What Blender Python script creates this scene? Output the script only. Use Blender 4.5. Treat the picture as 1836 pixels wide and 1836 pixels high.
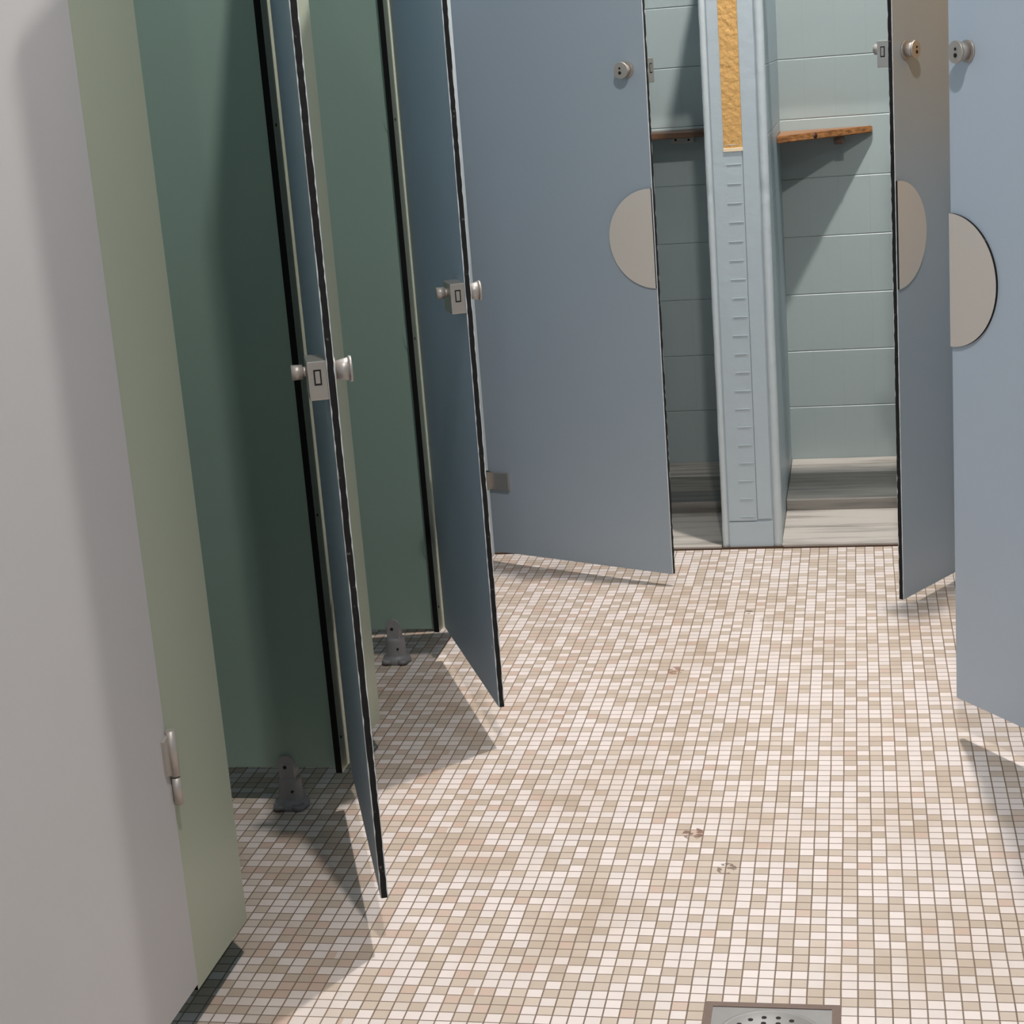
import bpy, bmesh, math, random
from mathutils import Vector, Matrix
random.seed(7)
for o in list(bpy.data.objects): bpy.data.objects.remove(o)
SC = bpy.context.scene; COL = SC.collection

# ------------------------------------------------------------------ camera
F, PITCH, ROLL, YAW, CH = 3144.76, 0.251864, -0.0772573, -0.2052066, 1.4438
cy, sy, cp, sp = math.cos(YAW), math.sin(YAW), math.cos(PITCH), math.sin(PITCH)
fw = Vector((sy*cp, cy*cp, -sp)); r0 = Vector((cy, -sy, 0)); u0 = r0.cross(fw)
cr, sr = math.cos(ROLL), math.sin(ROLL)
rt = r0*cr + u0*sr; up = -r0*sr + u0*cr
cam_d = bpy.data.cameras.new('camera'); cam = bpy.data.objects.new('camera', cam_d); COL.objects.link(cam)
M = Matrix.Identity(4)
for i in range(3):
    M[i][0] = rt[i]; M[i][1] = up[i]; M[i][2] = -fw[i]
M[2][3] = CH
cam.matrix_world = M
cam_d.sensor_width = 36; cam_d.lens = F/1836*36; cam_d.clip_start = 0.05
SC.camera = cam

# ------------------------------------------------------------------ world, lamps, exposure
w = bpy.data.worlds.new('world'); SC.world = w; w.use_nodes = True
w.node_tree.nodes['Background'].inputs[0].default_value = (0.75, 0.85, 1.0, 1)
w.node_tree.nodes['Background'].inputs[1].default_value = 0.0
SC.view_settings.view_transform = 'Standard'; SC.view_settings.look = 'None'
SC.view_settings.gamma = 1; SC.view_settings.use_curve_mapping = False
SC.view_settings.exposure = 0.16
LAMPS = [  # x, y, watts, colour: one row above the corridor
    (0.07, 4.48, 380, (1.0, 0.965, 0.935)),
    (0.05, 1.33, 208, (1.0, 0.965, 0.935)),
    (0.03, -1.80, 40, (1.0, 0.965, 0.935)),
]
CEIL = 3.95
# added cool fill light behind the camera, brightens the upright faces
al = bpy.data.lights.new('cool_fill_light', 'AREA'); al.shape = 'RECTANGLE'; al.size = 1.1; al.size_y = 1.2; al.energy = 5; al.color = (0.86, 0.93, 1.0)
ao = bpy.data.objects.new('cool_fill_light', al); COL.objects.link(ao); ao.location = (-0.75, -2.36, 1.85); ao.rotation_euler = (math.radians(90), 0, 0)

# ------------------------------------------------------------------ helpers
def lin(c):
    return tuple(((v/255)/12.92 if v/255 <= 0.04045 else (((v/255)+0.055)/1.055)**2.4) for v in c) + (1,)
def mat(name, rgb, rough=0.5, metal=0.0, noise=0.0, nscale=8, bump=0.0, bscale=60, spec=0.5):
    m = bpy.data.materials.new(name); m.use_nodes = True; n = m.node_tree.nodes; l = m.node_tree.links
    b = n['Principled BSDF']; b.inputs['Roughness'].default_value = rough; b.inputs['Metallic'].default_value = metal
    b.inputs['Specular IOR Level'].default_value = spec
    c = lin(rgb); b.inputs['Base Color'].default_value = c
    g = n.new('ShaderNodeNewGeometry')
    if noise:
        t = n.new('ShaderNodeTexNoise'); t.inputs['Scale'].default_value = nscale; t.inputs['Detail'].default_value = 5
        l.new(g.outputs['Position'], t.inputs['Vector'])
        mx = n.new('ShaderNodeMix'); mx.data_type = 'RGBA'
        mx.inputs[6].default_value = tuple(v*(1-noise) for v in c[:3])+(1,)
        mx.inputs[7].default_value = tuple(min(1, v*(1+noise)) for v in c[:3])+(1,)
        l.new(t.outputs['Fac'], mx.inputs[0]); l.new(mx.outputs[2], b.inputs['Base Color'])
    if bump:
        t = n.new('ShaderNodeTexNoise'); t.inputs['Scale'].default_value = bscale; t.inputs['Detail'].default_value = 4
        l.new(g.outputs['Position'], t.inputs['Vector'])
        bp = n.new('ShaderNodeBump'); bp.inputs['Strength'].default_value = 1; bp.inputs['Distance'].default_value = bump
        l.new(t.outputs['Fac'], bp.inputs['Height']); l.new(bp.outputs[0], b.inputs['Normal'])
    return m
def math_node(n, l, op, a, b=None, c=None):
    x = n.new('ShaderNodeMath'); x.operation = op
    for i, v in enumerate((a, b, c)):
        if v is None: continue
        if isinstance(v, (int, float)): x.inputs[i].default_value = v
        else: l.new(v, x.inputs[i])
    return x.outputs[0]

T = 0.026
def floor_mat():
    m = bpy.data.materials.new('mosaic_floor'); m.use_nodes = True; n = m.node_tree.nodes; l = m.node_tree.links
    b = n['Principled BSDF']; Mt = lambda *a: math_node(n, l, *a)
    g = n.new('ShaderNodeNewGeometry'); s = n.new('ShaderNodeSeparateXYZ'); l.new(g.outputs['Position'], s.inputs[0])
    # a slight waviness of the hand-laid sheets
    wv = n.new('ShaderNodeTexNoise'); wv.inputs['Scale'].default_value = 9; wv.inputs['Detail'].default_value = 1
    l.new(g.outputs['Position'], wv.inputs['Vector'])
    wob = Mt('MULTIPLY', Mt('SUBTRACT', wv.outputs['Fac'], 0.5), 0.07)
    X = Mt('ADD', Mt('DIVIDE', Mt('ADD', s.outputs[0], 0.0036), T), wob)
    Y = Mt('ADD', Mt('DIVIDE', Mt('SUBTRACT', s.outputs[1], 2.4264), T), wob)
    ix = Mt('FLOOR', X); iy = Mt('FLOOR', Y)
    fx = Mt('ABSOLUTE', Mt('SUBTRACT', Mt('SUBTRACT', X, ix), 0.5)); fy = Mt('ABSOLUTE', Mt('SUBTRACT', Mt('SUBTRACT', Y, iy), 0.5))
    d = Mt('MAXIMUM', fx, fy)
    cb = n.new('ShaderNodeCombineXYZ'); l.new(ix, cb.inputs[0]); l.new(iy, cb.inputs[1])
    wn = n.new('ShaderNodeTexWhiteNoise'); wn.noise_dimensions = '3D'; l.new(cb.outputs[0], wn.inputs['Vector'])
    sc = n.new('ShaderNodeSeparateColor'); l.new(wn.outputs['Color'], sc.inputs[0])
    ramp = n.new('ShaderNodeValToRGB'); r = ramp.color_ramp; r.interpolation = 'CONSTANT'
    cols = [(0, (229, 214, 206)), (0.22, (224, 210, 202)), (0.42, (232, 217, 209)), (0.56, (202, 183, 166)), (0.74, (195, 176, 158)), (0.88, (207, 188, 171)), (0.95, (213, 197, 184))]
    r.elements[0].position = 0; r.elements[0].color = lin(cols[0][1]); r.elements[1].position = cols[1][0]; r.elements[1].color = lin(cols[1][1])
    for p, c in cols[2:]:
        e = r.elements.new(p); e.color = lin(c)
    l.new(sc.outputs[0], ramp.inputs[0])
    # reddish tiles towards the left cubicles
    red = n.new('ShaderNodeMix'); red.data_type = 'RGBA'; red.inputs[7].default_value = lin((204, 178, 161))
    mr = n.new('ShaderNodeMapRange'); mr.inputs[1].default_value = -0.55; mr.inputs[2].default_value = -0.95; mr.inputs[3].default_value = 0.02; mr.inputs[4].default_value = 0.17
    l.new(s.outputs[0], mr.inputs[0])
    l.new(Mt('LESS_THAN', sc.outputs[1], mr.outputs[0]), red.inputs[0]); l.new(ramp.outputs[0], red.inputs[6])
    # soiling patches
    ns = n.new('ShaderNodeTexNoise'); ns.inputs['Scale'].default_value = 3.0; ns.inputs['Detail'].default_value = 6
    l.new(g.outputs['Position'], ns.inputs['Vector'])
    soil = n.new('ShaderNodeMix'); soil.data_type = 'RGBA'; soil.blend_type = 'MULTIPLY'; soil.inputs[7].default_value = (0.80, 0.74, 0.66, 1)
    m2 = n.new('ShaderNodeMapRange'); m2.inputs[1].default_value = 0.48; m2.inputs[2].default_value = 0.75; m2.inputs[4].default_value = 0.8
    l.new(ns.outputs['Fac'], m2.inputs[0]); l.new(m2.outputs[0], soil.inputs[0]); l.new(red.outputs[2], soil.inputs[6])
    cur = soil.outputs[2]
    # rust marks and chips at fixed spots on the floor
    fn = n.new('ShaderNodeTexNoise'); fn.inputs['Scale'].default_value = 70; fn.inputs['Detail'].default_value = 3
    l.new(g.outputs['Position'], fn.inputs['Vector'])
    for (sx_, sy_, rad, c) in SPOTS:
        dx = Mt('SUBTRACT', s.outputs[0], sx_); dy = Mt('MULTIPLY', Mt('SUBTRACT', s.outputs[1], sy_), 0.8)
        dd = Mt('SQRT', Mt('ADD', Mt('MULTIPLY', dx, dx), Mt('MULTIPLY', dy, dy)))
        k = Mt('MULTIPLY', Mt('LESS_THAN', dd, rad), Mt('GREATER_THAN', fn.outputs['Fac'], 0.50))
        mk = n.new('ShaderNodeMix'); mk.data_type = 'RGBA'; mk.inputs[7].default_value = lin(c)
        l.new(Mt('MULTIPLY', k, 0.75), mk.inputs[0]); l.new(cur, mk.inputs[6]); cur = mk.outputs[2]
    # grout
    gn = n.new('ShaderNodeTexNoise'); gn.inputs['Scale'].default_value = 6; l.new(g.outputs['Position'], gn.inputs['Vector'])
    gc = n.new('ShaderNodeMix'); gc.data_type = 'RGBA'; gc.inputs[6].default_value = lin((104, 84, 68)); gc.inputs[7].default_value = lin((150, 130, 112))
    l.new(gn.outputs['Fac'], gc.inputs[0])
    e1 = n.new('ShaderNodeMapRange'); e1.inputs[1].default_value = 0.448; e1.inputs[2].default_value = 0.468; l.new(d, e1.inputs[0])
    fin = n.new('ShaderNodeMix'); fin.data_type = 'RGBA'; l.new(e1.outputs[0], fin.inputs[0]); l.new(cur, fin.inputs[6]); l.new(gc.outputs[2], fin.inputs[7])
    l.new(fin.outputs[2], b.inputs['Base Color'])
    rg = n.new('ShaderNodeMapRange'); rg.inputs[3].default_value = 0.42; rg.inputs[4].default_value = 0.9; l.new(e1.outputs[0], rg.inputs[0]); l.new(rg.outputs[0], b.inputs['Roughness'])
    bp = n.new('ShaderNodeBump'); bp.inputs['Distance'].default_value = 0.0008; bp.invert = True
    l.new(e1.outputs[0], bp.inputs['Height']); l.new(bp.outputs[0], b.inputs['Normal'])
    return m
SPOTS = [(-0.335, 3.060, 0.020, (104, 50, 22)), (-0.262, 2.915, 0.018, (88, 66, 48)), (-0.455, 3.96, 0.020, (140, 84, 52)),
         (-0.305, 4.40, 0.012, (70, 52, 40)), (-0.255, 4.34, 0.022, (190, 178, 165)), (-0.33, 3.56, 0.02, (190, 178, 168)), (-0.20, 4.62, 0.02, (180, 160, 140))]

def wall_tile_mat(name, rgb, axis='x', base=0.032, ph=0.192, pw=0.10, x0=-0.16):
    m = bpy.data.materials.new(name); m.use_nodes = True; n = m.node_tree.nodes; l = m.node_tree.links
    b = n['Principled BSDF']; Mt = lambda *a: math_node(n, l, *a)
    g = n.new('ShaderNodeNewGeometry'); s = n.new('ShaderNodeSeparateXYZ'); l.new(g.outputs['Position'], s.inputs[0])
    U = Mt('DIVIDE', Mt('SUBTRACT', s.outputs[0 if axis == 'x' else 1], x0), pw); V = Mt('DIVIDE', Mt('SUBTRACT', s.outputs[2], base), ph)
    iu, iv = Mt('FLOOR', U), Mt('FLOOR', V)
    du = Mt('ABSOLUTE', Mt('SUBTRACT', Mt('SUBTRACT', U, iu), 0.5)); dv = Mt('ABSOLUTE', Mt('SUBTRACT', Mt('SUBTRACT', V, iv), 0.5))
    def edge(v, a, bb, k):
        e = n.new('ShaderNodeMapRange'); e.inputs[1].default_value = a; e.inputs[2].default_value = bb; e.inputs[4].default_value = k; l.new(v, e.inputs[0]); return e.outputs[0]
    h = Mt('MAXIMUM', edge(dv, 0.486, 0.497, 1.0), edge(du, 0.482, 0.5, 0.16))
    cb = n.new('ShaderNodeCombineXYZ'); l.new(iu, cb.inputs[0]); l.new(iv, cb.inputs[1])
    wn = n.new('ShaderNodeTexWhiteNoise'); l.new(cb.outputs[0], wn.inputs['Vector'])
    ns = n.new('ShaderNodeTexNoise'); ns.inputs['Scale'].default_value = 14; ns.inputs['Detail'].default_value = 3; l.new(g.outputs['Position'], ns.inputs['Vector'])
    hh = Mt('ADD', Mt('MULTIPLY', h, -1.0), Mt('ADD', Mt('MULTIPLY', ns.outputs['Fac'], 0.5), Mt('MULTIPLY', wn.outputs['Value'], 0.25)))
    bp = n.new('ShaderNodeBump'); bp.inputs['Distance'].default_value = 0.0016; l.new(hh, bp.inputs['Height']); l.new(bp.outputs[0], b.inputs['Normal'])
    mx = n.new('ShaderNodeMix'); mx.data_type = 'RGBA'; c = lin(rgb)
    mx.inputs[6].default_value = c; mx.inputs[7].default_value = tuple(v*0.82 for v in c[:3])+(1,)
    l.new(edge(dv, 0.488, 0.498, 1.0), mx.inputs[0]); l.new(mx.outputs[2], b.inputs['Base Color'])
    b.inputs['Roughness'].default_value = 0.38
    return m
def wood_mat(name, a, bcol, rough=0.4):
    m = bpy.data.materials.new(name); m.use_nodes = True; n = m.node_tree.nodes; l = m.node_tree.links
    b = n['Principled BSDF']; g = n.new('ShaderNodeNewGeometry'); mp = n.new('ShaderNodeMapping'); mp.inputs['Scale'].default_value = (6, 60, 140)
    l.new(g.outputs['Position'], mp.inputs[0]); t = n.new('ShaderNodeTexNoise'); t.inputs['Scale'].default_value = 1; t.inputs['Detail'].default_value = 6
    l.new(mp.outputs[0], t.inputs['Vector']); r = n.new('ShaderNodeValToRGB'); r.color_ramp.elements[0].position = 0.35; r.color_ramp.elements[1].position = 0.65
    r.color_ramp.elements[0].color = lin(a); r.color_ramp.elements[1].color = lin(bcol); l.new(t.outputs['Fac'], r.inputs[0]); l.new(r.outputs[0], b.inputs['Base Color'])
    b.inputs['Roughness'].default_value = rough
    return m
def streak_mat(name, a, bcol, rough=0.55):
    m = wood_mat(name, a, bcol, rough); 
    for nd in m.node_tree.nodes:
        if nd.type == 'MAPPING': nd.inputs['Scale'].default_value = (3.5, 30, 45)
        if nd.type == 'VALTORGB': nd.color_ramp.elements[0].position = 0.30; nd.color_ramp.elements[1].position = 0.55
    return m
def core_mat():   # raw dark edge of the laminate board with pale chips
    m = bpy.data.materials.new('laminate_core'); m.use_nodes = True; n = m.node_tree.nodes; l = m.node_tree.links
    b = n['Principled BSDF']; g = n.new('ShaderNodeNewGeometry'); t = n.new('ShaderNodeTexNoise'); t.inputs['Scale'].default_value = 90; t.inputs['Detail'].default_value = 4
    l.new(g.outputs['Position'], t.inputs['Vector']); r = n.new('ShaderNodeValToRGB')
    r.color_ramp.elements[0].position = 0.66; r.color_ramp.elements[0].color = lin((9, 7, 7)); r.color_ramp.elements[1].position = 0.80; r.color_ramp.elements[1].color = lin((120, 112, 108))
    l.new(t.outputs['Fac'], r.inputs[0]); l.new(r.outputs[0], b.inputs['Base Color']); b.inputs['Roughness'].default_value = 0.8
    return m

MT = dict(
    floor=floor_mat(), core=core_mat(),
    door=mat('blue_grey_laminate', (158, 173, 190), 0.42, noise=0.03, nscale=3),
    doorpale=mat('pale_blue_laminate', (182, 194, 206), 0.42, noise=0.03, nscale=3),
    doore=mat('mid_blue_laminate', (159, 170, 179), 0.42, noise=0.03, nscale=3),
    olive=mat('olive_green_laminate', (166, 172, 151), 0.42, noise=0.03, nscale=3),
    edge=mat('black_board_edge', (9, 9, 9), 0.8, spec=0.2),
    doora=mat('warm_grey_laminate', (184, 181, 180), 0.5, noise=0.03, nscale=3),
    green=mat('sage_green_laminate', (127, 147, 136), 0.42, noise=0.03, nscale=3),
    plate=mat('beige_laminate', (208, 199, 189), 0.45, noise=0.02),
    steel=mat('satin_nickel', (190, 184, 176), 0.38, metal=0.75, noise=0.06, nscale=60),
    zinc=mat('cast_zinc', (176, 168, 160), 0.45, metal=0.45, noise=0.06, nscale=60),
    dark=mat('black_rubber', (12, 11, 10), 0.8),
    foot=mat('dark_grey_plastic', (132, 130, 131), 0.5, bump=0.0006, bscale=120),
    walltile=wall_tile_mat('painted_wall_tile', (154, 164, 162)),
    sidetile=wall_tile_mat('painted_side_tile', (166, 180, 186), axis='y', x0=5.05),
    paint=mat('blue_grey_wall_paint', (176, 187, 192), 0.5, noise=0.04, nscale=10, bump=0.0012, bscale=30),
    paint2=mat('pale_edge_paint', (190, 198, 200), 0.5, noise=0.05, nscale=20, bump=0.0012, bscale=40),
    ochre=mat('ochre_render', (208, 162, 98), 0.85, noise=0.06, nscale=30, bump=0.003, bscale=70),
    cream=mat('cream_render', (236, 214, 180), 0.8),
    plain=mat('plain_wall', (92, 112, 124), 0.7, noise=0.02),
    ceil=mat('ceiling_paint', (96, 106, 114), 0.8),
    wood=wood_mat('pine_shelf', (112, 70, 38), (178, 122, 70)),
    knot=mat('pine_knot', (62, 26, 14), 0.6),
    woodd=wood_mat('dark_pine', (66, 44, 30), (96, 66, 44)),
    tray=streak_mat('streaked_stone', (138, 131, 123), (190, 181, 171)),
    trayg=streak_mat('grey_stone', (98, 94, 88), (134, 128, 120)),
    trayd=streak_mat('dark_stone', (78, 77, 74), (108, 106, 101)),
    dirt=mat('brown_sealant', (74, 52, 34), 0.85, noise=0.2, nscale=40),
    rust=mat('rusty_frame', (116, 95, 84), 0.7, noise=0.14, nscale=60),
    drain=mat('worn_steel', (142, 138, 134), 0.5, metal=0.15, noise=0.1, nscale=40),
    white=mat('white_chip', (205, 210, 212), 0.6),
)
lampm = bpy.data.materials.new('lamp_glass'); lampm.use_nodes = True
lampm.node_tree.nodes['Principled BSDF'].inputs['Emission Color'].default_value = (1, 0.94, 0.86, 1)
lampm.node_tree.nodes['Principled BSDF'].inputs['Emission Strength'].default_value = 2.0

class B:
    """collects shapes in one bmesh; m = material slot index"""
    def __init__(s): s.bm = bmesh.new()
    def _tag(s, before, m, smooth=False):
        for f in s.bm.faces:
            if f not in before: f.material_index = m; f.smooth = smooth
    def box(s, x0, x1, y0, y1, z0, z1, m=0, bev=0.0):
        old = set(s.bm.faces); r = bmesh.ops.create_cube(s.bm, size=1)
        bmesh.ops.transform(s.bm, matrix=Matrix.Translation(((x0+x1)/2, (y0+y1)/2, (z0+z1)/2)) @ Matrix.Diagonal((x1-x0, y1-y0, z1-z0, 1)), verts=r['verts'])
        if bev:
            es = list({e for v in r['verts'] for e in v.link_edges}); bmesh.ops.bevel(s.bm, geom=es, offset=bev, segments=2, affect='EDGES', profile=0.6)
        s._tag(old, m); return s
    def cyl(s, p0, p1, r0, r1=None, m=0, seg=32, smooth=True):
        r1 = r0 if r1 is None else r1; old = set(s.bm.faces)
        p0, p1 = Vector(p0), Vector(p1); d = p1-p0
        q = Vector((0, 0, 1)).rotation_difference(d.normalized()).to_matrix().to_4x4()
        bmesh.ops.create_cone(s.bm, cap_ends=True, segments=seg, radius1=r0, radius2=r1, depth=d.length, matrix=Matrix.Translation((p0+p1)/2) @ q)
        for f in s.bm.faces:
            if f not in old: f.material_index = m; f.smooth = smooth and len(f.verts) == 4
        return s
    def lathe(s, c, prof, m=0, seg=36, sy=1.0):
        old = set(s.bm.faces); rings = []
        for r, z in prof:
            rings.append([s.bm.verts.new((c[0]+r*math.cos(2*math.pi*i/seg), c[1]+sy*r*math.sin(2*math.pi*i/seg), c[2]+z)) for i in range(seg)])
        for a, b in zip(rings, rings[1:]):
            for i in range(seg): s.bm.faces.new((a[i], a[(i+1) % seg], b[(i+1) % seg], b[i]))
        s.bm.faces.new(rings[0][::-1]); s.bm.faces.new(rings[-1]); s._tag(old, m, True); return s
    def prism(s, pts, axis, a0, a1, m=0):
        old = set(s.bm.faces)
        def P(p, a):
            return {'z': (p[0], p[1], a), 'x': (a, p[0], p[1]), 'y': (p[0], a, p[1])}[axis]
        A = [s.bm.verts.new(P(p, a0)) for p in pts]; Bv = [s.bm.verts.new(P(p, a1)) for p in pts]; n = len(pts)
        s.bm.faces.new(A); s.bm.faces.new(Bv[::-1])
        for i in range(n): s.bm.faces.new((A[i], Bv[i], Bv[(i+1) % n], A[(i+1) % n]))
        s._tag(old, m); return s
    def obj(s, name, mats, parent=None, loc=None):
        bmesh.ops.recalc_face_normals(s.bm, faces=s.bm.faces[:]); me = bpy.data.meshes.new(name); s.bm.to_mesh(me); s.bm.free()
        for k in (mats if isinstance(mats, (list, tuple)) else [mats]): me.materials.append(MT[k])
        o = bpy.data.objects.new(name, me); COL.objects.link(o)
        if parent: o.parent = parent
        if loc: o.location = loc
        return o
def tag(o, label, cat, group=None):
    o['label'] = label; o['category'] = cat
    if group: o['group'] = group
    return o
def thing(name, label, cat, loc=(0, 0, 0), rz=0.0, group=None):
    o = bpy.data.objects.new(name, None); COL.objects.link(o); o.location = loc; o.rotation_euler = (0, 0, rz); o.empty_display_size = 0.1
    return tag(o, label, cat, group)
def struct(o): o['kind'] = 'structure'; return o

# ------------------------------------------------------------------ room shell
XL, XR, YN, YB = -2.02, 2.7, -2.4, 5.95
G = 0.088; TOP = 1.97; TH = 0.013
struct(B().box(XL, XR, YN, YB+0.1, -0.08, 0.0).obj('floor', 'floor'))
struct(B().box(XL, XR, YN, YB+0.1, CEIL, CEIL+0.08).obj('ceiling', 'ceil'))
struct(B().box(XL, XR, YB, YB+0.1, 0, CEIL).obj('wall_back', 'walltile'))
struct(B().box(XL-0.1, XL, YN, YB+0.1, 0, CEIL).obj('wall_left', 'plain'))
struct(B().box(XR, XR+0.1, YN, YB+0.1, 0, CEIL).obj('wall_right', 'plain'))
struct(B().box(XL, XR, YN-0.1, YN, 0, CEIL).obj('wall_front', 'plain'))
b = B()
for a in (-1.35, -0.78, -0.20): b.box(a, a+0.05, YN, YN+0.03, 1.2, 2.5)
b.box(-1.35, -0.15, YN, YN+0.03, 1.2, 1.25).box(-1.35, -0.15, YN, YN+0.03, 2.45, 2.5)
struct(b.obj('added_window_1', 'white'))  # invented frame, put around the added fill light
# masonry between the far cubicles (2 m high stub walls)
struct(B().box(-1.20, -1.10, 5.0, YB, 0, 2.0).obj('wall_far_left', 'sidetile'))
struct(B().box(0.44, 0.56, 5.0, YB, 0, 2.0).obj('wall_far_right', 'sidetile'))
struct(B().box(-0.405, -0.243, 5.06, YB, 0, 2.0).obj('wall_far_middle', 'sidetile'))
# jamb posts of the two far cubicles
struct(B().box(-1.122, -1.103, 4.945, 5.0, 0.0, 2.0, bev=0.003).obj('trim_1', 'paint2'))
struct(B().box(0.42, 0.56, 4.94, 5.0, 0.0, 2.0, bev=0.003).obj('trim_2', 'paint2'))
struct(B().box(-1.135, -1.121, 4.275, 5.0, 0.0, 2.0).obj('wall_corner_left', 'plain'))

struct(B().box(-1.12, 0.56, 5.065, 5.09, 1.72, 2.12).obj('trim_3', 'paint2'))

# ------------------------------------------------------------------ pillar between the far cubicles
PL = thing('tiled_pillar', 'blue-grey painted tiled pillar with an ochre strip between the two far cubicles', 'pillar', (-0.327, 5.0, 0))
def rel(bb, name, m): return bb.obj(name, m, PL)
def rough_strip(x0, x1, y0, y1, z0, z1, amp, seedv, n=130):
    rnd = random.Random(seedv); b = B(); bm = b.bm; rows = []
    j0 = j1 = 0
    for i in range(n+1):
        z = z0+(z1-z0)*i/n; j0 = j0*0.6+rnd.uniform(-amp, amp); j1 = j1*0.6+rnd.uniform(-amp, amp)
        dent = 0.004*math.exp(-((z-1.035)/0.018)**2)+0.003*math.exp(-((z-0.99)/0.008)**2)
        rows.append([bm.verts.new((x0+j0*0.3, y1, z)), bm.verts.new((x0+j0+0.0015, y0+0.0015+abs(j0)+dent, z)), bm.verts.new(((x0+x1)/2, y0+dent*0.3, z)), bm.verts.new((x1-j1-0.0015, y0+0.0015+abs(j1)+dent, z)), bm.verts.new((x1-j1*0.3, y1, z))])
    for a, c in zip(rows, rows[1:]):
        for k in range(4): f = bm.faces.new((a[k], a[k+1], c[k+1], c[k])); f.smooth = True
    bm.faces.new(rows[0]); bm.faces.new(rows[-1][::-1]); return b
# local x measured from pillar centre; y=0 is the front face
core = B().box(-0.086, 0.086, 0.004, 0.06, 0, 2.0)
rel(core, 'pillar_body', 'paint')
rel(rough_strip(-0.088, -0.069, -0.003, 0.03, 0.0, 2.0, 0.0005, 3), 'edge_trim', 'paint2')
rel(rough_strip(0.062, 0.0875, -0.003, 0.03, 0.0, 2.0, 0.0005, 5), 'edge_trim', 'paint2')
# painted mosaic strip with small ledges
b = B(); rnd = random.Random(4)
b.box(-0.0655, 0.0165, -0.0012, 0.004, 0.085, 2.0, bev=0.0008).box(0.0182, 0.0590, -0.0012, 0.004, 0.090, 2.0, bev=0.0008)
z = 0.045; k = 0
while z < 1.12:
    h = 0.0535; x = -0.031+rnd.uniform(-0.003, 0.004); e = 0.012+rnd.uniform(-0.004, 0.002)
    b.box(x, e, -0.0026, 0.0, z+h-0.0010, z+h+0.0008, bev=0.0006)
    b.box(x+0.002, e-0.002, -0.0018, 0.0, z+h-0.0034, z+h-0.0012, bev=0.0005)
    z += h; k += 1
b.box(-0.066, 0.062, -0.0005, 0.004, 0.0, 0.082, bev=0.0008)
rel(b, 'mosaic_strip', 'paint')
# ochre render inset with a pale sill
b = B(); bm = b.bm; nx, nz = 10, 130; grid = []
rnd = random.Random(9)
for i in range(nz+1):
    row = []
    for j in range(nx+1):
        x = -0.034+0.052*j/nx; zz = 1.157+(2.0-1.157)*i/nz
        row.append(bm.verts.new((x, -0.0022+rnd.uniform(-0.0007, 0.0007), zz)))
    grid.append(row)
for i in range(nz):
    for j in range(nx): f = bm.faces.new((grid[i][j], grid[i][j+1], grid[i+1][j+1], grid[i+1][j])); f.smooth = True
rel(b, 'render_strip', 'ochre')
rel(B().box(-0.035, 0.0190, -0.004, 0.004, 1.150, 1.160, bev=0.001), 'strip_sill', 'cream')
rel(B().box(-0.09, 0.09, -0.006, 0.004, 0.0, 0.006), 'base_sealant', 'dirt')

# ------------------------------------------------------------------ shower trays
def tray(x0, x1, label):
    t = thing('shower_tray', label, 'shower tray', ((x0+x1)/2, 5.0, 0), 0, 'shower trays of the far cubicles'); w2 = (x1-x0)/2
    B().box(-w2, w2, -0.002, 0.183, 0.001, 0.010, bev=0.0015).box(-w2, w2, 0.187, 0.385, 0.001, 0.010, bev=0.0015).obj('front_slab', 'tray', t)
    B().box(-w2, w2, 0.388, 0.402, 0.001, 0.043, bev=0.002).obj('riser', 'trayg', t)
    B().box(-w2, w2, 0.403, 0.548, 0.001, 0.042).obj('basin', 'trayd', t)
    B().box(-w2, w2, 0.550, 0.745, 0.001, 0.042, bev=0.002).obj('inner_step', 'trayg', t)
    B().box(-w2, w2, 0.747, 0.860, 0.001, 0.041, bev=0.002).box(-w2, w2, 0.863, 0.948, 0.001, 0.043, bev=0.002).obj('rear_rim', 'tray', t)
    B().box(-w2, w2, -0.008, -0.003, 0.0, 0.004).obj('base_sealant', 'dirt', t)
    return t
tray(-1.102, -0.417, 'shower tray mostly in shadow behind the half open far door, left of the pillar')
tray(-0.241, 0.438, 'shower tray with brightly lit pale front slab, right of the tiled pillar')

# ------------------------------------------------------------------ shelves
t = thing('corner_shelf', 'brown pine corner shelf on pale tiles right of the tiled pillar', 'shelf', (-0.243, 5.95, 1.127), 0, 'pine shelves of the far cubicles')
b = B(); b.prism([(0.001, -0.002), (0.001, -0.290), (0.018, -0.290), (0.297, -0.018), (0.297, -0.002)], 'z', 0, 0.022)
bmesh.ops.bevel(b.bm, geom=b.bm.edges[:], offset=0.003, segments=2, affect='EDGES'); b.obj('board', 'wood', t)
B().box(0.175, 0.205, -0.10, -0.002, -0.026, 0.0, bev=0.002).obj('bracket', 'woodd', t)
kn = B().lathe((0, 0, 0), [(0.0085, -0.0004), (0.0085, 0.0004)]).obj('knot', 'knot', t)
kn.location = (0.118, -0.1925, 0.011); kn.rotation_euler = (math.radians(90), 0, math.radians(44.3))
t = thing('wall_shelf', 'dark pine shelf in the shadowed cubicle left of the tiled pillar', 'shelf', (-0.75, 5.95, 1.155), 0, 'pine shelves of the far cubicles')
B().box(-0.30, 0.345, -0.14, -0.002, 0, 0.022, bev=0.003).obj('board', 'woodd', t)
b = B(); b.box(0.15, 0.225, -0.02, -0.002, -0.022, 0.0, bev=0.002, m=0); b.cyl((0.165, -0.0205, -0.010), (0.165, -0.018, -0.010), 0.004, m=1); b.cyl((0.208, -0.0205, -0.012), (0.208, -0.018, -0.012), 0.004, m=1)
b.obj('bracket', ['zinc', 'dark'], t)

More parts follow.
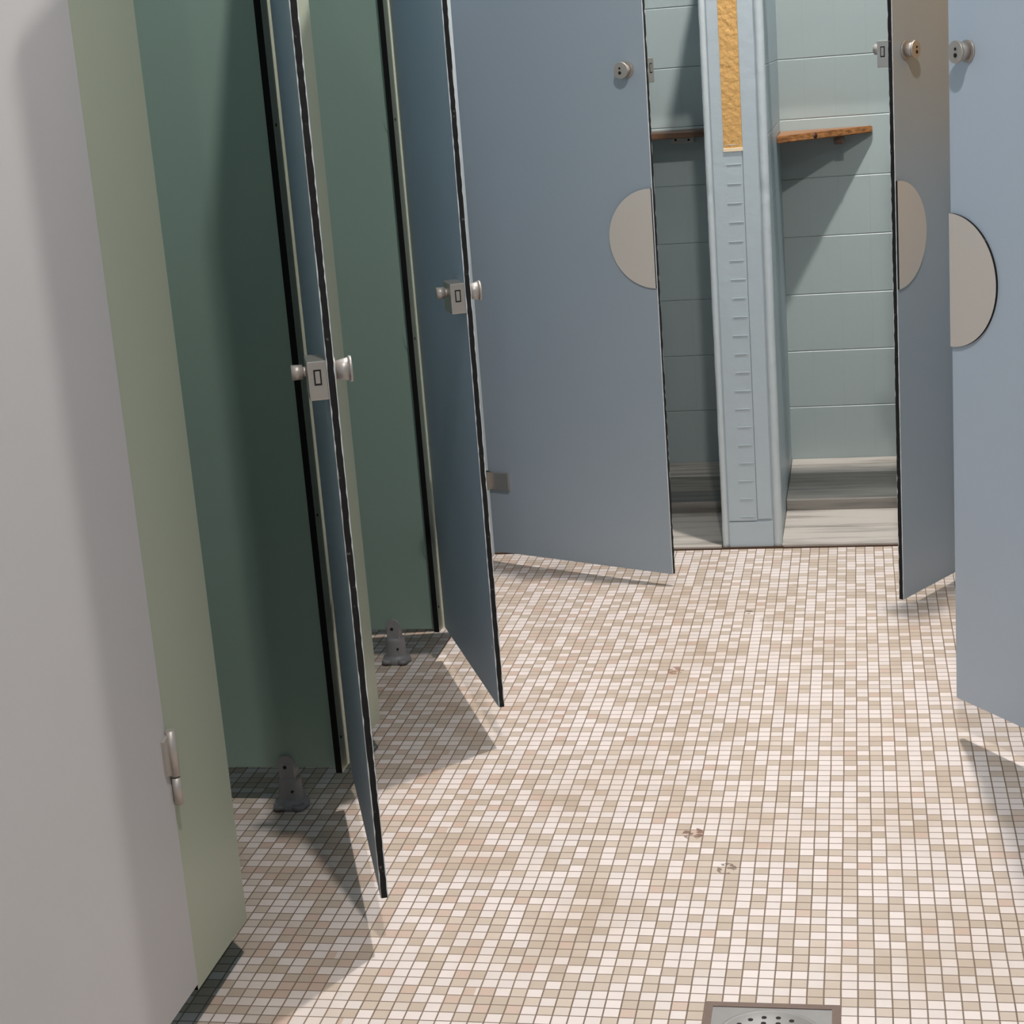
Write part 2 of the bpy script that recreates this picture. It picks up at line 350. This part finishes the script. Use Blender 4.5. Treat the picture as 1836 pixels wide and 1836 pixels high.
# ------------------------------------------------------------------ partition panels with feet
def foot(parent, x):
    p = B()
    p.lathe((x, 0, 0), [(0.0, 0.0), (0.036, 0.0), (0.0365, 0.008), (0.034, 0.015), (0.026, 0.019), (0.0255, 0.022), (0.0245, 0.055), (0.0245, 0.062), (0.0205, 0.066), (0.0165, 0.067)], seg=40, sy=0.85)
    p.box(x-0.0165, x+0.0165, -0.0155, 0.0155, 0.062, 0.100, bev=0.002)
    p.cyl((x, -0.0150, 0.099), (x, 0.0150, 0.099), 0.0163)
    for s_ in (-1, 1): p.cyl((x+0.020*s_, -0.022, 0.004), (x+0.020*s_, -0.022, 0.014), 0.014, 0.012)
    f = p.obj('support_foot', 'foot', parent)
    sc = B(); sc.cyl((x-0.002, -0.0164, 0.091), (x-0.002, -0.013, 0.091), 0.0038, m=0); sc.cyl((x+0.010, -0.0225, 0.040), (x+0.010, -0.017, 0.040), 0.0026, m=0)
    sc.obj('screw', 'dark', f)
    return f
def partition(y, label, bz):
    t = thing('partition_panel', label, 'partition panel', (-1.5, y, 0), 0, 'green partitions of the left row')
    B().box(-0.515, 0.444, -TH/2, TH/2, G, TOP).obj('panel', 'green', t)
    foot(t, 0.335)
    for z in bz:
        p = B(); p.prism([(0.4395, z-0.030), (0.432, z-0.018), (0.430, z), (0.432, z+0.018), (0.4395, z+0.030), (0.4435, z+0.030), (0.4435, z-0.030)], 'y', -TH/2-0.004, TH/2+0.004)
        p.obj('bracket', 'green', t)
    return t
partition(2.345, 'sage green partition behind the foreground grey door, mostly hidden', (0.78, 1.36))
partition(3.17, 'sage green partition behind the nearest open door, dark grey foot below', (0.16, 0.78, 1.36))
partition(4.04, 'sage green partition left of the second open door, foot on lit floor', (0.30, 0.82, 1.33))

def pilaster(y0, y1, label, bz, z0=G):
    t = thing('front_panel', label, 'front panel', (-1.04, (y0+y1)/2, z0), 0, 'narrow green front panels of the left row'); h = (y1-y0)/2
    b = B(); b.box(-TH, 0, -h, h, 0, TOP-z0)
    b.bm.normal_update()
    for f in b.bm.faces: f.material_index = 0 if abs(f.normal.x) > 0.5 else 1
    b.obj('panel', ['olive', 'edge'], t)
    for z in (bz if y0 > 3 else ()):
        B().cyl((-0.001, -h+0.014, z-z0), (0.0012, -h+0.014, z-z0), 0.003, seg=14).obj('screw', 'dark', t)
    return t
pilaster(2.315, 2.547, 'narrow olive green front panel hinged to the foreground grey door', (0.9, 1.3), 0.076)
pilaster(3.135, 3.432, 'narrow green front panel directly behind the nearest open door', (0.16, 0.62, 1.36))
pilaster(4.005, 4.272, 'narrow green front panel carrying the second open door', (0.15, 0.82, 1.33))

# ------------------------------------------------------------------ doors
def door(hinge, free, s, label, m='door', z0=G, width=0.605, knob=1.395, plate=True, hz=(0.46,), hstyle='pin', name='cubicle_door', seedv=1, chips=()):
    """local X runs hinge -> free edge, outer face at s*TH/2 in Y"""
    d = Vector((free[0]-hinge[0], free[1]-hinge[1])); rz = math.atan2(d.y, d.x)
    t = thing(name, label, 'door', (hinge[0], hinge[1], z0), rz, 'cubicle doors')
    H = TOP-z0; w = width; rnd = random.Random(seedv); b = B(); bm = b.bm; n = 170
    h2 = TH/2; rows = []
    for i in range(n+1):
        z = H*i/n; ja = rnd.uniform(0, 0.0011)*(rnd.random() < 0.6); jb = rnd.uniform(0, 0.0011)*(rnd.random() < 0.6)
        rows.append([bm.verts.new(p) for p in ((0, -h2, z), (w-0.0016, -h2, z), (w-ja, -h2+0.0012+ja, z), (w-jb, h2-0.0012-jb, z), (w-0.0016, h2, z), (0, h2, z))])
    mi = [0, 2, 1, 2, 0, 1]
    for a, c in zip(rows, rows[1:]):
        for k in range(6):
            f = bm.faces.new((a[k], a[(k+1) % 6], c[(k+1) % 6], c[k])); f.material_index = mi[k]
    f = bm.faces.new(rows[0]); f.material_index = 1; f = bm.faces.new(rows[-1][::-1]); f.material_index = 1
    b.obj('door_leaf', [m, 'core', 'white'], t)
    o = s*h2
    def side(bb, name_, mt, par=t): return bb.obj(name_, mt, par)
    if knob:
        kz = knob-z0; ku = w-0.058; p = B()
        p.cyl((ku, o, kz), (ku, o+s*0.004, kz), 0.021); p.cyl((ku, o+s*0.004, kz), (ku, o+s*0.028, kz), 0.0145, 0.0195); p.cyl((ku, o+s*0.026, kz), (ku, o+s*0.0305, kz), 0.0213, 0.0208)
        kb = side(p, 'knob', 'zinc')
        p = B()
        for dz, r_ in ((0.0055, 0.0028), (-0.006, 0.0042)): p.cyl((ku-0.002, o+s*0.0305, kz+dz), (ku-0.002, o+s*0.0318, kz+dz), r_, seg=16)
        side(p, 'indicator_hole', 'dark', kb)
        p = B(); u0, u1 = w-0.076, w-0.002; yb = -o-s*0.030
        p.box(u0, u1, min(-o, yb), max(-o, yb), kz-0.036, kz+0.026, bev=0.0015); lb = side(p, 'lock_body', 'steel')
        p = B(); ym = (-o+yb)/2
        p.box(u1-0.0005, u1+0.0004, ym-0.0060, ym+0.0060, kz-0.0122, kz+0.0128, m=1); p.box(u1-0.0005, u1+0.0009, ym-0.0036, ym+0.0036, kz-0.0092, kz+0.0102, m=0)
        side(p, 'latch', ['steel', 'dark'], lb)
        p = B(); p.cyl((u0+0.040, yb, kz+0.006), (u0+0.040, yb-s*0.006, kz+0.006), 0.008); p.cyl((u0+0.040, yb-s*0.006, kz+0.006), (u0+0.040, yb-s*0.024, kz+0.006), 0.0115, 0.0125)
        side(p, 'thumb_turn', 'zinc', lb)
    if plate:
        p = B(); bm = p.bm; pts = []; N = 40
        for i in range(N+1):
            a = math.pi/2+math.pi*i/N; pts.append((w-0.002+0.138*math.cos(a), 0.960-z0+0.131*math.sin(a)))
        p.prism(pts, 'y', min(o, o+s*0.005), max(o, o+s*0.005))
        for f in bm.faces: f.material_index = 0 if len(f.verts) > 4 else 1  # dark plate edge doubles as the thin shadow around it, set in colour
        side(p, 'hand_plate', ['plate', 'core'])
    for z in hz:
        zz = z-z0; p = B()
        if hstyle == 'pin':
            y0 = o+s*0.007
            p.cyl((-0.003, y0, zz-0.028), (-0.003, y0, zz+0.045), 0.0075, seg=20)
            p.prism([(-0.003, zz+0.040), (0.020, zz+0.034), (0.020, zz-0.020), (-0.003, zz-0.028)], 'y', min(o, o+s*0.005), max(o, o+s*0.005))
            hg = side(p, 'hinge', 'zinc'); p = B(); p.cyl((-0.003, y0, zz-0.074), (-0.003, y0, zz-0.031), 0.0072, seg=20); p.box(-0.016, -0.003, min(o-s*0.001, o+s*0.005), max(o-s*0.001, o+s*0.005), zz-0.074, zz-0.033)
            side(p, 'hinge_pin', 'zinc', hg)
        else:
            p.box(-0.006, 0.078, -0.017, 0.017, zz-0.026, zz+0.026, bev=0.001); p.box(-0.012, 0.012, min(0, s*0.034), max(0, s*0.034), zz-0.026, zz+0.026, bev=0.001); side(p, 'hinge', 'steel')
    for (u, z, sz) in chips:
        p = B(); p.lathe((0, 0, 0), [(sz, 0), (sz*0.8, 0.0006)], seg=7); c = p.obj('paint_chip', 'white', t); c.location = (u, -o-s*0.0002, z-z0); c.rotation_euler = (math.radians(90 if -o*1 < 0 else -90), 0, 0)
    return t

door((-1.0445, 2.313), (-1.0445, 1.700), +1, 'large grey door closed in the left foreground, cut off by the frame', m='doora', hz=(0.465,), knob=1.0, plate=False, seedv=11)
door((-1.030, 3.180), (-0.814, 2.608), +1, 'nearest open door seen edge-on, dark raw edge and lock, left of centre', hz=(0.50,), knob=0.985, plate=False, seedv=2, width=0.611, chips=((0.585, 0.235, 0.004), (0.596, 0.13, 0.003)))
door((-1.030, 4.050), (-0.783, 3.495), +1, 'second open door of the left row, narrow blue inner face with lock', hz=(0.46,), knob=0.985, plate=False, seedv=3, width=0.607, chips=((0.588, 0.22, 0.004),))
door((-1.080, 4.910), (-0.522, 4.640), -1, 'wide blue-grey door with half-round beige plate, left of the tiled pillar', m='doore', z0=0.036, hz=(0.255,), hstyle='clip', width=0.620, seedv=4)
door((0.410, 4.930), (0.085, 4.390), +1, 'far right door with half-round plate, partly hidden by the right foreground door', m='doore', z0=0.032, hz=(0.255,), hstyle='clip', width=0.630, seedv=5)
door((0.530, 3.060), (0.184, 3.550), +1, 'pale blue door at the right frame edge with large half-round plate', m='doorpale', z0=0.086, hz=(0.46,), width=0.603, seedv=6)

# right row fronts just outside the frame
struct(B().box(0.50, 0.58, 3.70, 4.90, 0, 1.157, m=0).box(0.50, 0.58, 3.70, 4.90, 1.157, 2.5, m=1).obj('wall_right_front', ['paint', 'ochre']))

# ------------------------------------------------------------------ floor drain
t = thing('floor_drain', 'square steel floor drain with round perforated grate at the bottom edge', 'floor drain', (-0.1596, 2.3484, 0))
b = B(); q = 0.104; fr = 0.013
b.box(-q, q, q-fr, q, -0.001, 0.0025).box(-q, q, -q, -q+fr, -0.001, 0.0025).box(-q, -q+fr, -q+fr, q-fr, -0.001, 0.0025).box(q-fr, q, -q+fr, q-fr, -0.001, 0.0025)
b.obj('frame', 'rust', t)
B().box(-q+fr, q-fr, -q+fr, q-fr, -0.001, 0.0012).obj('plate', 'drain', t)
b = B(); seg = 56
prof = [(0.074, 0.0012), (0.074, 0.0042), (0.080, 0.0046), (0.083, 0.0012)]
b.lathe((0, 0, 0), [(0.0835, 0.0008), (0.0835, 0.003), (0.081, 0.0048), (0.0765, 0.0048), (0.0745, 0.0026), (0.0, 0.0026)], seg=seg); gr = b.obj('grate', 'drain', t)
b = B()
for rr, cnt in ((0.062, 18), (0.046, 13), (0.030, 8), (0.014, 4)):
    for i in range(cnt):
        a = 2*math.pi*i/cnt+math.pi/2+math.pi/cnt; b.cyl((rr*math.cos(a), rr*math.sin(a), 0.0022), (rr*math.cos(a), rr*math.sin(a), 0.0031), 0.0040, seg=14)
b.obj('grate_hole', 'dark', gr)

# ------------------------------------------------------------------ ceiling lamps
def dup(root):
    r = root.copy(); COL.objects.link(r)
    for ch in list(root.children):
        c = ch.copy(); COL.objects.link(c); c.parent = r
    return r
where = ['above the far doors', 'above the middle of the corridor', 'behind the photographer']
L0 = thing('ceiling_lamp', '', 'lamp'); B().lathe((0, 0, 0), [(0.11, -0.03), (0.13, -0.01), (0.13, 0.0)]).obj('base', 'white', L0)
ob = B().lathe((0, 0, 0), [(0.02, -0.05), (0.08, -0.045), (0.10, -0.03)]).obj('diffuser', 'white', L0); ob.data.materials[0] = lampm
lamps = [L0]+[dup(L0) for _ in LAMPS[1:]]
for o, (x, y, wt, colr), wh in zip(lamps, LAMPS, where):
    o.location = (x, y, CEIL); tag(o, 'round white ceiling lamp ' + wh, 'lamp', 'ceiling lamps')
    ld = bpy.data.lights.new('lamp_light', 'POINT'); ld.energy = wt; ld.color = colr; ld.shadow_soft_size = 0.055
    lo = bpy.data.objects.new('lamp_light', ld); COL.objects.link(lo); lo.location = (0, 0, -0.12); lo.parent = o
